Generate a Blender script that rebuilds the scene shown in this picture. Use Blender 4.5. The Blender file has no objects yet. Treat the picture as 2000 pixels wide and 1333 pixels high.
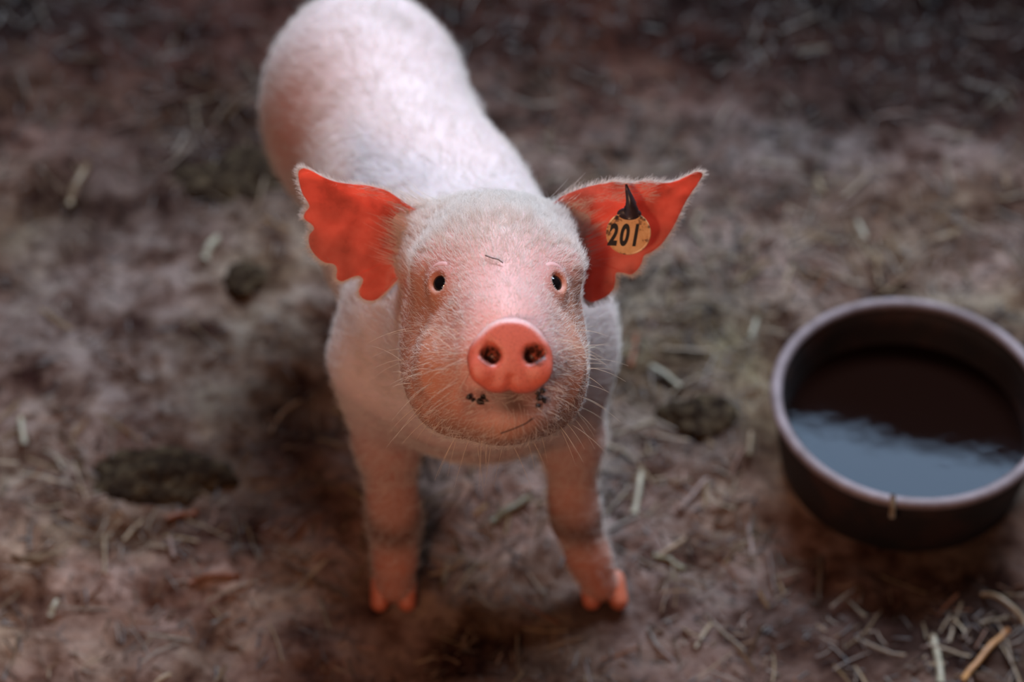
import bpy, bmesh, math, random
import numpy as np
from mathutils import Vector, Matrix

random.seed(4)
RNG = np.random.default_rng(11)
SC = bpy.context.scene
COL = SC.collection

# ------------------------------------------------------------------ camera
CAM_H, PITCH = 1.70, math.radians(47)
cam_d = bpy.data.cameras.new('camera')
cam_d.sensor_width = 36.0
cam_d.lens = 85.0
cam_d.clip_start = 0.05
cam_d.dof.use_dof = True
cam_d.dof.focus_distance = 1.755
cam_d.dof.aperture_fstop = 2.6
cam = bpy.data.objects.new('camera', cam_d)
COL.objects.link(cam)
cam.location = (0, 0, CAM_H)
cam.rotation_euler = (math.pi / 2 - PITCH, 0, 0)
SC.camera = cam

# ------------------------------------------------------------------ world, lamps, exposure
wd = bpy.data.worlds.new('world')
SC.world = wd
wd.use_nodes = True
bg = wd.node_tree.nodes['Background']
bg.inputs[0].default_value = (0.86, 0.84, 1.0, 1)
bg.inputs[1].default_value = 0.045


def area(name, loc, target, sx, sy, power, colour, shape='RECTANGLE'):
    l = bpy.data.lights.new(name, 'AREA')
    l.shape = shape
    l.size, l.size_y = sx, sy
    l.energy = power
    l.color = colour
    o = bpy.data.objects.new(name, l)
    COL.objects.link(o)
    o.location = loc
    o.rotation_euler = (Vector(target) - Vector(loc)).to_track_quat('-Z', 'Y').to_euler()
    return o


# daylight from the open roof hatch above and behind the pig
area('roof_hatch_daylight', (0.95, 4.23, 4.19), (0.36, 1.434, 0.044), 4.0, 1.19, 450, (0.68, 0.81, 1.0), 'ELLIPSE')
# a warm lamp hanging low beside the photographer
area('warm_barn_lamp', (-0.28, 0.35, 1.15), (0.0, 1.15, 0.42), 0.14, 0.14, 6.6, (1.0, 0.54, 0.34), 'DISK')

SC.view_settings.view_transform = 'Standard'
SC.view_settings.look = 'None'
SC.view_settings.gamma = 1.0
SC.view_settings.use_curve_mapping = False
SC.view_settings.exposure = 0.0


# ------------------------------------------------------------------ helpers
def tag(o, label=None, cat=None, group=None, kind=None):
    if label: o['label'] = label
    if cat: o['category'] = cat
    if group: o['group'] = group
    if kind: o['kind'] = kind
    return o


def mesh_obj(name, verts, faces, mat, parent=None, smooth=True, cols=None):
    """verts (N,3); faces: (M,3|4) array or list of tuples"""
    me = bpy.data.meshes.new(name)
    verts = np.asarray(verts, np.float32)
    if isinstance(faces, np.ndarray):
        n = faces.shape[1]
        me.vertices.add(len(verts))
        me.vertices.foreach_set('co', verts.ravel())
        me.loops.add(faces.size)
        me.loops.foreach_set('vertex_index', faces.astype(np.int32).ravel())
        me.polygons.add(len(faces))
        me.polygons.foreach_set('loop_start', np.arange(0, faces.size, n, dtype=np.int32))
        me.update(calc_edges=True)
    else:
        me.from_pydata(verts.tolist(), [], faces)
    me.polygons.foreach_set('use_smooth', np.full(len(me.polygons), smooth))
    if cols is not None:
        a = me.color_attributes.new('Col', 'FLOAT_COLOR', 'POINT')
        c = np.ones((len(verts), 4), np.float32)
        c[:, :3] = cols
        a.data.foreach_set('color', c.ravel())
    me.update()
    me.materials.append(mat)
    o = bpy.data.objects.new(name, me)
    COL.objects.link(o)
    if parent: o.parent = parent
    return o


def empty(name, loc=(0, 0, 0)):
    o = bpy.data.objects.new(name, None)
    o.empty_display_size = 0.05
    COL.objects.link(o)
    o.location = loc
    return o


def grid_faces(nu, nv, wrap_u=False):
    f = []
    for i in range(nu if wrap_u else nu - 1):
        for j in range(nv - 1):
            a, b = i * nv + j, ((i + 1) % nu) * nv + j
            f.append((a, b, b + 1, a + 1))
    return f


def tube(pts, rads, seg=8, cap=True):
    """swept tube along pts; returns verts, faces"""
    pts = np.asarray(pts, float)
    n = len(pts)
    V, F = [], []
    up = np.array([0.13, 0.21, 1.0])
    for i in range(n):
        t = pts[min(i + 1, n - 1)] - pts[max(i - 1, 0)]
        t /= np.linalg.norm(t) + 1e-12
        a = np.cross(t, up)
        if np.linalg.norm(a) < 1e-3: a = np.cross(t, np.array([1.0, 0, 0]))
        a /= np.linalg.norm(a)
        b = np.cross(a, t)
        for k in range(seg):
            w = 2 * math.pi * k / seg
            V.append(pts[i] + rads[i] * (math.cos(w) * a + math.sin(w) * b))
    for i in range(n - 1):
        for k in range(seg):
            k2 = (k + 1) % seg
            F.append((i * seg + k, i * seg + k2, (i + 1) * seg + k2, (i + 1) * seg + k))
    if cap:
        F.append(tuple(range(seg)))
        F.append(tuple(range((n - 1) * seg, n * seg))[::-1])
    return np.array(V), F


def lathe(profile, seg=96):
    V, F = [], []
    n = len(profile)
    for i in range(seg):
        w = 2 * math.pi * i / seg
        for r, z in profile: V.append((r * math.cos(w), r * math.sin(w), z))
    for i in range(seg):
        for j in range(n - 1):
            a, b = i * n + j, ((i + 1) % seg) * n + j
            F.append((a, b, b + 1, a + 1))
    return np.array(V), F


# gradient noise
_perm = RNG.permutation(256)
_perm = np.r_[_perm, _perm]
_ang = RNG.uniform(0, 2 * np.pi, 256)


def perlin(x, y):
    xi, yi = np.floor(x).astype(int), np.floor(y).astype(int)
    xf, yf = x - xi, y - yi
    u, v = xf * xf * xf * (xf * (xf * 6 - 15) + 10), yf * yf * yf * (yf * (yf * 6 - 15) + 10)
    xi &= 255; yi &= 255

    def g(ix, iy, dx, dy):
        h = _ang[_perm[_perm[ix & 255] + (iy & 255)]]
        return np.cos(h) * dx + np.sin(h) * dy
    a, b = g(xi, yi, xf, yf), g(xi + 1, yi, xf - 1, yf)
    c, d = g(xi, yi + 1, xf, yf - 1), g(xi + 1, yi + 1, xf - 1, yf - 1)
    return (a + u * (b - a)) + v * ((c + u * (d - c)) - (a + u * (b - a)))


def sm(a, b, x):
    t = np.clip((x - a) / (b - a), 0, 1)
    return t * t * (3 - 2 * t)


def fbm(x, y, octs=4, gain=0.5):
    s, a, f = 0, 1.0, 1.0
    for i in range(octs):
        s = s + a * perlin(x * f + 17.3 * i, y * f - 9.1 * i)
        a *= gain; f *= 2.03
    return s


# ------------------------------------------------------------------ signed distance modelling
class Cone:          # capsule between two spheres of different size
    def __init__(s, a, b, ra, rb, k=0.02, op='add'):
        s.a, s.b, s.ra, s.rb, s.k, s.op = np.array(a, float), np.array(b, float), ra, rb, k, op

    def box(s):
        r = max(s.ra, s.rb)
        return np.minimum(s.a, s.b) - r, np.maximum(s.a, s.b) + r

    def d(s, X, Y, Z):
        ab = s.b - s.a
        t = ((X - s.a[0]) * ab[0] + (Y - s.a[1]) * ab[1] + (Z - s.a[2]) * ab[2]) / (ab @ ab)
        t = np.clip(t, 0, 1)
        return np.sqrt((X - s.a[0] - t * ab[0]) ** 2 + (Y - s.a[1] - t * ab[1]) ** 2 + (Z - s.a[2] - t * ab[2]) ** 2) - (s.ra + t * (s.rb - s.ra))


class Ell:           # oriented ellipsoid, M rows = axes
    def __init__(s, c, r, k=0.02, M=None, op='add'):
        s.c, s.r, s.k, s.op = np.array(c, float), np.array(r, float), k, op
        s.M = np.eye(3) if M is None else np.array(M, float)

    def box(s):
        e = np.sqrt(((s.M * s.r[:, None]) ** 2).sum(0))
        return s.c - e, s.c + e

    def d(s, X, Y, Z):
        x, y, z = X - s.c[0], Y - s.c[1], Z - s.c[2]
        q = [s.M[i, 0] * x + s.M[i, 1] * y + s.M[i, 2] * z for i in range(3)]
        k0 = np.sqrt(sum((q[i] / s.r[i]) ** 2 for i in range(3)))
        k1 = np.sqrt(sum((q[i] / s.r[i] ** 2) ** 2 for i in range(3)))
        return k0 * (k0 - 1) / np.maximum(k1, 1e-6)


def combine(D, e, k, op):
    if op == 'add':
        h = np.maximum(k - np.abs(D - e), 0) / k
        return np.minimum(D, e) - h * h * k * 0.25
    e = -e
    h = np.maximum(k - np.abs(D - e), 0) / k
    return np.maximum(D, e) + h * h * k * 0.25


def sdf_points(prims, P):
    D = np.full(len(P), 0.5)
    for p in prims: D = combine(D, p.d(P[:, 0], P[:, 1], P[:, 2]), p.k, p.op)
    return D


def sdf_grid(prims, xs, ys, zs):
    D = np.full((len(xs), len(ys), len(zs)), 0.5, np.float32)
    ax = (xs, ys, zs)
    for p in prims:
        lo, hi = p.box()
        m = p.k + 0.012
        sl = tuple(slice(max(np.searchsorted(ax[i], lo[i] - m) - 1, 0), np.searchsorted(ax[i], hi[i] + m) + 1) for i in range(3))
        X, Y, Z = (xs[sl[0]][:, None, None], ys[sl[1]][None, :, None], zs[sl[2]][None, None, :])
        D[sl] = combine(D[sl], p.d(X, Y, Z).astype(np.float32), p.k, p.op)
    return D


def surface_nets(D, xs, ys, zs):
    ins = D < 0
    n = tuple(s - 1 for s in D.shape)
    cnt = np.zeros(n, np.uint8)
    offs = [(a, b, c) for a in (0, 1) for b in (0, 1) for c in (0, 1)]
    for a, b, c in offs: cnt += ins[a:a + n[0], b:b + n[1], c:c + n[2]]
    act = np.argwhere((cnt > 0) & (cnt < 8))
    vid = np.full(n, -1, np.int32)
    vid[act[:, 0], act[:, 1], act[:, 2]] = np.arange(len(act))
    acc = np.zeros((len(act), 3)); num = np.zeros(len(act))
    ax = (xs, ys, zs)
    for o in offs:
        for dim in range(3):
            if o[dim]: continue
            p = act + np.array(o)
            q = p.copy(); q[:, dim] += 1
            dp, dq = D[p[:, 0], p[:, 1], p[:, 2]], D[q[:, 0], q[:, 1], q[:, 2]]
            m = (dp < 0) != (dq < 0)
            t = np.where(m, dp / np.where(m, dp - dq, 1), 0)
            for i in range(3):
                c0, c1 = ax[i][p[:, i]], ax[i][q[:, i]]
                acc[:, i] += np.where(m, c0 + t * (c1 - c0), 0)
            num += m
    V = acc / num[:, None]
    F = []
    for dim in range(3):
        sl0 = [slice(1, None)] * 3; sl1 = [slice(1, None)] * 3
        sl0[dim] = slice(0, -1); sl1[dim] = slice(1, None)
        u, v = [(1, 2), (2, 0), (0, 1)][dim]
        A, B = ins[tuple(sl0)], ins[tuple(sl1)]
        idx = np.argwhere(A != B)
        flag = A[idx[:, 0], idx[:, 1], idx[:, 2]]
        off = np.ones(3, int); off[dim] = 0
        idx = idx + off
        ok = np.all(idx < np.array(n), axis=1)
        idx, flag = idx[ok], flag[ok]

        def g(du, dv):
            c = idx.copy(); c[:, u] -= du; c[:, v] -= dv
            return vid[c[:, 0], c[:, 1], c[:, 2]]
        q = np.stack([g(1, 1), g(0, 1), g(0, 0), g(1, 0)], 1)
        q[~flag] = q[~flag][:, ::-1]
        F.append(q[(q >= 0).all(1)])
    return V, np.concatenate(F)


def axis(parts):
    out = []
    for a, b, st in parts: out.append(np.arange(a, b - st * 0.5, st))
    return np.concatenate(out).astype(np.float64)


# ------------------------------------------------------------------ materials
def new_mat(name):
    m = bpy.data.materials.new(name)
    m.use_nodes = True
    nt = m.node_tree
    return m, nt, nt.nodes['Principled BSDF']


def N(nt, kind, **kw):
    n = nt.nodes.new(kind)
    for k, v in kw.items():
        if k.startswith('i_'):
            key = k[2:]
            key = int(key) if key.isdigit() else key.replace('_', ' ')
            n.inputs[key].default_value = v
        else: setattr(n, k, v)
    return n


def mix_rgb(nt, fac, a, b, mode='MIX'):
    n = nt.nodes.new('ShaderNodeMix')
    n.data_type = 'RGBA'; n.blend_type = mode
    for sock, val in ((0, fac), (6, a), (7, b)):
        if hasattr(val, 'is_linked'): nt.links.new(val, n.inputs[sock])
        else: n.inputs[sock].default_value = val if sock == 0 else (*val, 1)
    return n.outputs[2]


def ramp(nt, src, stops):
    r = nt.nodes.new('ShaderNodeValToRGB')
    e = r.color_ramp.elements
    e[0].position, e[1].position = stops[0][0], stops[-1][0]
    e[0].color, e[1].color = (*stops[0][1], 1), (*stops[-1][1], 1)
    for p, c in stops[1:-1]:
        x = e.new(p); x.color = (*c, 1)
    nt.links.new(src, r.inputs[0])
    return r.outputs[0]


def noise(nt, scale, detail=4, rough=0.55, coord='Object', vec=None):
    if vec is None:
        tc = N(nt, 'ShaderNodeTexCoord'); vec = tc.outputs[coord]
    n = N(nt, 'ShaderNodeTexNoise', i_Scale=scale, i_Detail=detail, i_Roughness=rough)
    nt.links.new(vec, n.inputs['Vector'])
    return n.outputs['Fac']


def bump(nt, bsdf, height, strength=0.3, dist=0.002):
    b = N(nt, 'ShaderNodeBump', i_Strength=strength, i_Distance=dist)
    nt.links.new(height, b.inputs['Height'])
    nt.links.new(b.outputs[0], bsdf.inputs['Normal'])


def g3(v): return (v, v, v)


def skin_material(name, sss, rough, bscale, bdist):
    m, nt, p = new_mat(name)
    at = N(nt, 'ShaderNodeAttribute', attribute_name='Col')
    n1 = noise(nt, 28, 5)
    c = mix_rgb(nt, 1.0, at.outputs['Color'], ramp(nt, n1, [(0.3, (0.86, 0.80, 0.78)), (0.7, (1.08, 1.06, 1.05))]), 'MULTIPLY')
    nt.links.new(c, p.inputs['Base Color'])
    p.inputs['Roughness'].default_value = rough
    p.inputs['Subsurface Weight'].default_value = sss
    p.inputs['Subsurface Radius'].default_value = (1.0, 0.35, 0.2)
    p.inputs['Subsurface Scale'].default_value = 0.006
    bump(nt, p, noise(nt, bscale, 4, 0.6), 0.35, bdist)
    return m


M_skin = skin_material('pig_skin', 0.25, 0.55, 420, 0.0008)

# snout: wet, pored, a warm salmon red
M_snout, nt, p = new_mat('wet_snout_skin')
at = N(nt, 'ShaderNodeAttribute', attribute_name='Col')
n1 = noise(nt, 1500, 2)
c = mix_rgb(nt, 1.0, at.outputs['Color'], ramp(nt, n1, [(0.33, (0.35, 0.25, 0.25)), (0.42, g3(1.0))]), 'MULTIPLY')
nt.links.new(c, p.inputs['Base Color'])
p.inputs['Roughness'].default_value = 0.28
p.inputs['Subsurface Weight'].default_value = 0.3
p.inputs['Subsurface Radius'].default_value = (1.0, 0.3, 0.2)
p.inputs['Subsurface Scale'].default_value = 0.004
bump(nt, p, noise(nt, 900, 4, 0.65), 0.5, 0.0006)

# ear: thin skin that lets the daylight glow through
M_ear, nt, p = new_mat('thin_ear_skin')
at = N(nt, 'ShaderNodeAttribute', attribute_name='Col')
n1 = noise(nt, 60, 5)
c = mix_rgb(nt, 1.0, at.outputs['Color'], ramp(nt, n1, [(0.3, (0.72, 0.62, 0.6)), (0.65, g3(1.05))]), 'MULTIPLY')
nt.links.new(c, p.inputs['Base Color'])
p.inputs['Roughness'].default_value = 0.5
bump(nt, p, noise(nt, 300, 4), 0.3, 0.0008)
tr = N(nt, 'ShaderNodeBsdfTranslucent')
nt.links.new(mix_rgb(nt, 1.0, c, (1.5, 0.80, 0.66), 'MULTIPLY'), tr.inputs[0])
mx = N(nt, 'ShaderNodeMixShader', i_0=0.66)
nt.links.new(p.outputs[0], mx.inputs[1]); nt.links.new(tr.outputs[0], mx.inputs[2])
nt.links.new(mx.outputs[0], nt.nodes['Material Output'].inputs[0])


def hair_material(name, colour, rnd=0.12):
    m = bpy.data.materials.new(name)
    m.use_nodes = True
    nt = m.node_tree
    nt.nodes.remove(nt.nodes['Principled BSDF'])
    h = N(nt, 'ShaderNodeBsdfPrincipled', i_Roughness=0.45)
    info = N(nt, 'ShaderNodeHairInfo')
    c = mix_rgb(nt, info.outputs['Random'], tuple(x * (1 - rnd) for x in colour), tuple(min(x * (1 + rnd), 0.96) for x in colour))
    nt.links.new(c, h.inputs['Base Color'])
    t = N(nt, 'ShaderNodeBsdfTranslucent')
    nt.links.new(c, t.inputs[0])
    mx = N(nt, 'ShaderNodeMixShader', i_0=0.24)
    nt.links.new(h.outputs[0], mx.inputs[1]); nt.links.new(t.outputs[0], mx.inputs[2])
    nt.links.new(mx.outputs[0], nt.nodes['Material Output'].inputs[0])
    return m


M_hair = hair_material('white_bristle', (0.84, 0.76, 0.69))
M_whisk = hair_material('pale_whisker', (0.80, 0.68, 0.52))

M_eye, nt, p = new_mat('dark_eye')
p.inputs['Base Color'].default_value = (0.006, 0.004, 0.004, 1)
p.inputs['Roughness'].default_value = 0.06

M_horn, nt, p = new_mat('hoof_horn')
n1 = noise(nt, 60, 5)
nt.links.new(ramp(nt, n1, [(0.3, (0.42, 0.11, 0.055)), (0.7, (0.60, 0.17, 0.09))]), p.inputs['Base Color'])
p.inputs['Roughness'].default_value = 0.45
bump(nt, p, noise(nt, 150, 4), 0.4, 0.001)

M_tag, nt, p = new_mat('yellow_tag_plastic')
n1 = noise(nt, 140, 6, 0.65)
n2 = noise(nt, 90, 4, 0.5)
at = N(nt, 'ShaderNodeAttribute', attribute_name='Col')
sb = N(nt, 'ShaderNodeMath', operation='MULTIPLY_ADD', i_1=-0.22)
nt.links.new(at.outputs['Fac'], sb.inputs[0]); nt.links.new(n1, sb.inputs[2])
ad = N(nt, 'ShaderNodeMath', operation='ADD', i_1=0.215)
nt.links.new(sb.outputs[0], ad.inputs[0])
c = ramp(nt, ad.outputs[0], [(0.39, (0.05, 0.03, 0.02)), (0.45, (0.35, 0.17, 0.07)), (0.50, (0.80, 0.44, 0.18)), (0.7, (0.90, 0.56, 0.26))])
nt.links.new(c, p.inputs['Base Color'])
p.inputs['Roughness'].default_value = 0.4
M_print, nt, p = new_mat('black_print')
p.inputs['Base Color'].default_value = (0.008, 0.007, 0.007, 1)
p.inputs['Roughness'].default_value = 0.6
M_pin, nt, p = new_mat('dark_pin_plastic')
nt.links.new(ramp(nt, noise(nt, 90, 3), [(0.3, (0.018, 0.009, 0.012)), (0.7, (0.05, 0.028, 0.03))]), p.inputs['Base Color'])
p.inputs['Roughness'].default_value = 0.35
M_dirt, nt, p = new_mat('mud_crumbs')
nt.links.new(ramp(nt, noise(nt, 500, 3), [(0.3, (0.012, 0.008, 0.006)), (0.7, (0.07, 0.05, 0.045))]), p.inputs['Base Color'])
p.inputs['Roughness'].default_value = 0.35
M_twig, nt, p = new_mat('brown_twig')
nt.links.new(ramp(nt, noise(nt, 300, 3), [(0.3, (0.04, 0.018, 0.012)), (0.7, (0.12, 0.06, 0.045))]), p.inputs['Base Color'])
p.inputs['Roughness'].default_value = 0.7

# ground: trampled mud and dung with wet patches
M_mud, nt, p = new_mat('trampled_mud')
at = N(nt, 'ShaderNodeAttribute', attribute_name='Col')
big, mid, fine = noise(nt, 3.2, 5, 0.6), noise(nt, 16, 6, 0.65), noise(nt, 75, 6, 0.7)
c1 = ramp(nt, mid, [(0.34, (0.034, 0.013, 0.010)), (0.46, (0.135, 0.080, 0.060)), (0.58, (0.245, 0.174, 0.146)), (0.72, (0.300, 0.222, 0.172))])
c2 = ramp(nt, fine, [(0.30, (0.62, 0.56, 0.53)), (0.5, g3(0.97)), (0.70, (1.28, 1.24, 1.18))])
c = mix_rgb(nt, 1.0, c1, c2, 'MULTIPLY')
c = mix_rgb(nt, 1.0, c, at.outputs['Color'], 'MULTIPLY')
nt.links.new(c, p.inputs['Base Color'])
wa = N(nt, 'ShaderNodeAttribute', attribute_name='Wet')
wm = N(nt, 'ShaderNodeMath', operation='MULTIPLY')
wm.use_clamp = True
nt.links.new(wa.outputs['Fac'], wm.inputs[0])
nt.links.new(ramp(nt, mid, [(0.40, g3(0.0)), (0.56, g3(1.0))]), wm.inputs[1])
nt.links.new(ramp(nt, wm.outputs[0], [(0.0, g3(0.74)), (1.0, g3(0.33))]), p.inputs['Roughness'])
nt.links.new(ramp(nt, wm.outputs[0], [(0.0, g3(0.07)), (1.0, g3(0.65))]), p.inputs['Specular IOR Level'])
add = N(nt, 'ShaderNodeMath', operation='MULTIPLY_ADD', i_1=0.45)
nt.links.new(fine, add.inputs[0]); nt.links.new(mid, add.inputs[2])
bump(nt, p, add.outputs[0], 0.8, 0.012)

M_straw, nt, p = new_mat('straw')
at = N(nt, 'ShaderNodeAttribute', attribute_name='Col')
c = mix_rgb(nt, 1.0, at.outputs['Color'], ramp(nt, noise(nt, 120, 4), [(0.3, g3(0.65)), (0.7, g3(1.15))]), 'MULTIPLY')
nt.links.new(c, p.inputs['Base Color'])
p.inputs['Roughness'].default_value = 0.5

M_pan, nt, p = new_mat('black_rubber_pan')
nt.links.new(ramp(nt, noise(nt, 22, 5), [(0.3, (0.005, 0.003, 0.003)), (0.5, (0.013, 0.006, 0.005)), (0.72, (0.045, 0.014, 0.007))]), p.inputs['Base Color'])
p.inputs['Roughness'].default_value = 0.75
bump(nt, p, noise(nt, 60, 5), 0.5, 0.002)
M_rim, nt, p = new_mat('worn_grey_rim')
nt.links.new(ramp(nt, noise(nt, 35, 5), [(0.3, (0.14, 0.10, 0.10)), (0.7, (0.30, 0.24, 0.25))]), p.inputs['Base Color'])
p.inputs['Roughness'].default_value = 0.6
bump(nt, p, noise(nt, 120, 4), 0.3, 0.001)
M_water, nt, p = new_mat('murky_water')
p.inputs['Base Color'].default_value = (0.008, 0.003, 0.002, 1)
p.inputs['Roughness'].default_value = 0.025
p.inputs['Specular Tint'].default_value = (0.55, 0.78, 1.0, 1)  # blue of the sky put into the reflection tint
p.inputs['IOR'].default_value = 1.33
p.inputs['Specular IOR Level'].default_value = 0.10
bump(nt, p, noise(nt, 11, 3, 0.5), 0.08, 0.003)

# ------------------------------------------------------------------ the ground
BOWL = np.array([0.356, 1.434])
FEET = [(-0.103, 1.272), (0.079, 1.274), (-0.134, 1.650), (-0.049, 1.690)]


def flat_mask(x, y):
    m = np.ones_like(x)
    for fx, fy in FEET:
        q = np.clip((np.hypot(x - fx, y - fy) - 0.018) / 0.03, 0, 1)
        m = m * q
    q = np.clip((np.hypot(x - BOWL[0], y - BOWL[1]) - 0.118) / 0.03, 0, 1)
    return m * q


def ground_h(x, y):
    h = 0.018 * fbm(x * 4.5 + 3, y * 4.5, 3) + 0.017 * fbm(x * 15, y * 15 + 5, 3) + 0.006 * np.abs(fbm(x * 55 + 8, y * 55, 3))
    h = h - 0.004
    m = flat_mask(x, y)
    return h * m - 0.0015 * (1 - m)


def blob(x, y, cx, cy, rx, ry):
    return np.exp(-(((x - cx) / rx) ** 2 + ((y - cy) / ry) ** 2))


gx = np.r_[np.linspace(-5, -0.72, 40)[:-1], np.arange(-0.72, 0.72, 0.004), np.linspace(0.72, 5, 40)]
gy = np.r_[np.linspace(-2.5, 1.05, 50)[:-1], np.arange(1.05, 2.30, 0.004), np.linspace(2.30, 6, 40)]
GX, GY = np.meshgrid(gx, gy, indexing='ij')
GZ = ground_h(GX, GY)
gcol = np.ones(GX.shape + (3,))
wet = np.clip(2.2 * blob(GX, GY, 0.47, 2.12, 0.34, 0.20) + 1.2 * blob(GX, GY, -0.62, 2.12, 0.30, 0.15) + 0.8 * blob(GX, GY, -0.30, 1.86, 0.13, 0.09)  # dark dung, plus painted shadows of pig and bowl and dim corners
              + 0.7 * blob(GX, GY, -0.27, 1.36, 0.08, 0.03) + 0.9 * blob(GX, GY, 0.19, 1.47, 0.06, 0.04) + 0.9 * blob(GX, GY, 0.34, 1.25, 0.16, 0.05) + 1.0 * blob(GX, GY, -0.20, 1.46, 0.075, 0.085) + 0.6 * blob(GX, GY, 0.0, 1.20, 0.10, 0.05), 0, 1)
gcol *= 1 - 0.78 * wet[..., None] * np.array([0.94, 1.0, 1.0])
far = np.clip(sm(1.62, 2.12, GY + 0.10 * fbm(GX * 4 + 80, GY * 4, 3)), 0, 1)[..., None]  # light falling off toward the back, painted into the mud colour
lowf = np.clip(1.02 + 0.80 * fbm(GX * 3.6 + 12, GY * 3.6 + 33, 3), 0.32, 1.40)[..., None]
gcol *= lowf
near = sm(1.46, 1.30, GY + 0.12 * fbm(GX * 4 + 5, GY * 4 + 15, 2))[..., None]
gcol *= 1 - near * np.array([0.04, 0.14, 0.18])
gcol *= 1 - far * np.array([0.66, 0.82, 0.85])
dun = np.clip(0.9 * fbm(GX * 6 + 40, GY * 6, 3) + 0.1 + 0.5 * blob(GX, GY, 0.12, 1.55, 0.25, 0.12), 0, 1)[..., None]
gcol *= (1 - dun) + dun * np.array([0.85, 0.95, 0.68])
gv = np.stack([GX.ravel(), GY.ravel(), GZ.ravel()], 1)
nx_, ny_ = GX.shape
ii, jj = np.meshgrid(np.arange(nx_ - 1), np.arange(ny_ - 1), indexing='ij')
a0 = (ii * ny_ + jj).ravel()
gf = np.stack([a0, a0 + ny_, a0 + ny_ + 1, a0 + 1], 1)
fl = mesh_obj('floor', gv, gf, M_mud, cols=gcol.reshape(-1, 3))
wetv = (0.9 * blob(GX, GY, 0.10, 1.38, 0.10, 0.09) + 0.9 * blob(GX, GY, 0.30, 1.86, 0.20, 0.05) + 0.7 * blob(GX, GY, -0.32, 1.56, 0.20, 0.14)
        + 0.5 * blob(GX, GY, 0.15, 1.27, 0.08, 0.05) + 0.25 * np.clip(fbm(GX * 5 + 9, GY * 5 + 70, 3), 0, 1))
wat = fl.data.attributes.new('Wet', 'FLOAT', 'POINT')
wat.data.foreach_set('value', np.clip(wetv, 0, 1).astype(np.float32).ravel())
tag(fl, 'trampled brown mud floor of the barn', kind='structure')

# ------------------------------------------------------------------ the piglet
CF = np.array([0, math.cos(PITCH), -math.sin(PITCH)])
SN = np.array([-0.001, 1.1175, 0.486])                 # centre of the snout disc
HF = -CF + 0.08 * np.array([1.0, 0, 0]); HF /= np.linalg.norm(HF)   # way the snout points
HR = np.array([1.0, 0, 0]) - HF[0] * HF; HR /= np.linalg.norm(HR)   # across the face
HU = np.cross(HF, HR); HU = HU if HU[2] > 0 else -HU                # up the forehead
HM = np.stack([HR, HU, HF])


def hw(r, u, f): return SN + r * HR + u * HU + f * HF
def to_head(P): return (np.asarray(P) - SN) @ HM.T


pr = []
A = pr.append
# trunk
A(Cone((-0.130, 1.625, 0.262), (-0.074, 1.49, 0.252), 0.084, 0.088, 0.03))
A(Cone((-0.074, 1.49, 0.252), (-0.026, 1.37, 0.252), 0.088, 0.104, 0.03))
A(Ell((-0.028, 1.350, 0.252), (0.109, 0.085, 0.100), 0.03))
A(Ell((-0.134, 1.645, 0.265), (0.083, 0.090, 0.092), 0.03))
A(Cone((-0.030, 1.320, 0.252), (-0.028, 1.325, 0.235), 0.070, 0.056, 0.03))
# hams and hind legs
for s, cx in ((-1, -0.163), (1, -0.104)):
    A(Ell((cx, 1.648 + 0.012 * s, 0.225), (0.056, 0.068, 0.082), 0.025))
hind = [((-0.160, 1.645, 0.19), 0.048), ((-0.148, 1.625, 0.145), 0.034), ((-0.140, 1.690, 0.095), 0.020), ((-0.136, 1.668, 0.045), 0.0165), ((-0.134, 1.655, 0.018), 0.017)]
for dx, dy in ((0, 0), (0.085, 0.04)):
    for (a, ra), (b, rb) in zip(hind[:-1], hind[1:]):
        A(Cone((a[0] + dx, a[1] + dy, a[2]), (b[0] + dx, b[1] + dy, b[2]), ra, rb, 0.014))
# forelegs
fl_l = [((-0.098, 1.340, 0.235), 0.053), ((-0.105, 1.332, 0.150), 0.0265), ((-0.102, 1.310, 0.095), 0.0190), ((-0.1005, 1.300, 0.078), 0.0188), ((-0.101, 1.287, 0.045), 0.0162), ((-0.102, 1.279, 0.018), 0.0172)]
fl_r = [((0.030, 1.340, 0.230), 0.052), ((0.050, 1.332, 0.150), 0.0255), ((0.052, 1.310, 0.095), 0.0180), ((0.055, 1.302, 0.078), 0.0180), ((0.066, 1.288, 0.045), 0.0160), ((0.076, 1.280, 0.018), 0.0168)]
for ch in (fl_l, fl_r):
    for (a, ra), (b, rb) in zip(ch[:-1], ch[1:]): A(Cone(a, b, ra, rb, 0.016))
# neck and head
A(Cone(hw(0, 0.032, -0.185), (-0.032, 1.36, 0.285), 0.065, 0.078, 0.04))
A(Cone(hw(0, 0.0, -0.175), (-0.030, 1.34, 0.262), 0.055, 0.062, 0.03))
hd = []
B = hd.append
B(Ell(hw(0, 0.052, -0.158), (0.060, 0.063, 0.078), 0.02, HM))
B(Ell(hw(0, 0.080, -0.185), (0.046, 0.034, 0.045), 0.03, HM))
for s in (-1, 1):
    B(Ell(hw(s * 0.033, -0.012, -0.135), (0.0345, 0.047, 0.068), 0.03, HM))
    B(Ell(hw(s * 0.041, 0.064, -0.122), (0.020, 0.017, 0.021), 0.016, HM))
B(Cone(hw(0, 0.000, -0.0455), hw(0, 0.016, -0.105), 0.0275, 0.046, 0.016))
B(Cone(hw(0, 0.020, -0.06), hw(0, 0.055, -0.125), 0.030, 0.046, 0.03))
for s in (-1, 1):
    B(Cone(hw(s * 0.014, -0.004, -0.044), hw(s * 0.026, -0.006, -0.085), 0.022, 0.034, 0.012))
B(Cone(hw(0, -0.036, -0.040), hw(0, -0.026, -0.105), 0.0155, 0.036, 0.026))
B(Ell(hw(0, -0.040, -0.066), (0.032, 0.017, 0.034), 0.030, HM))
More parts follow.
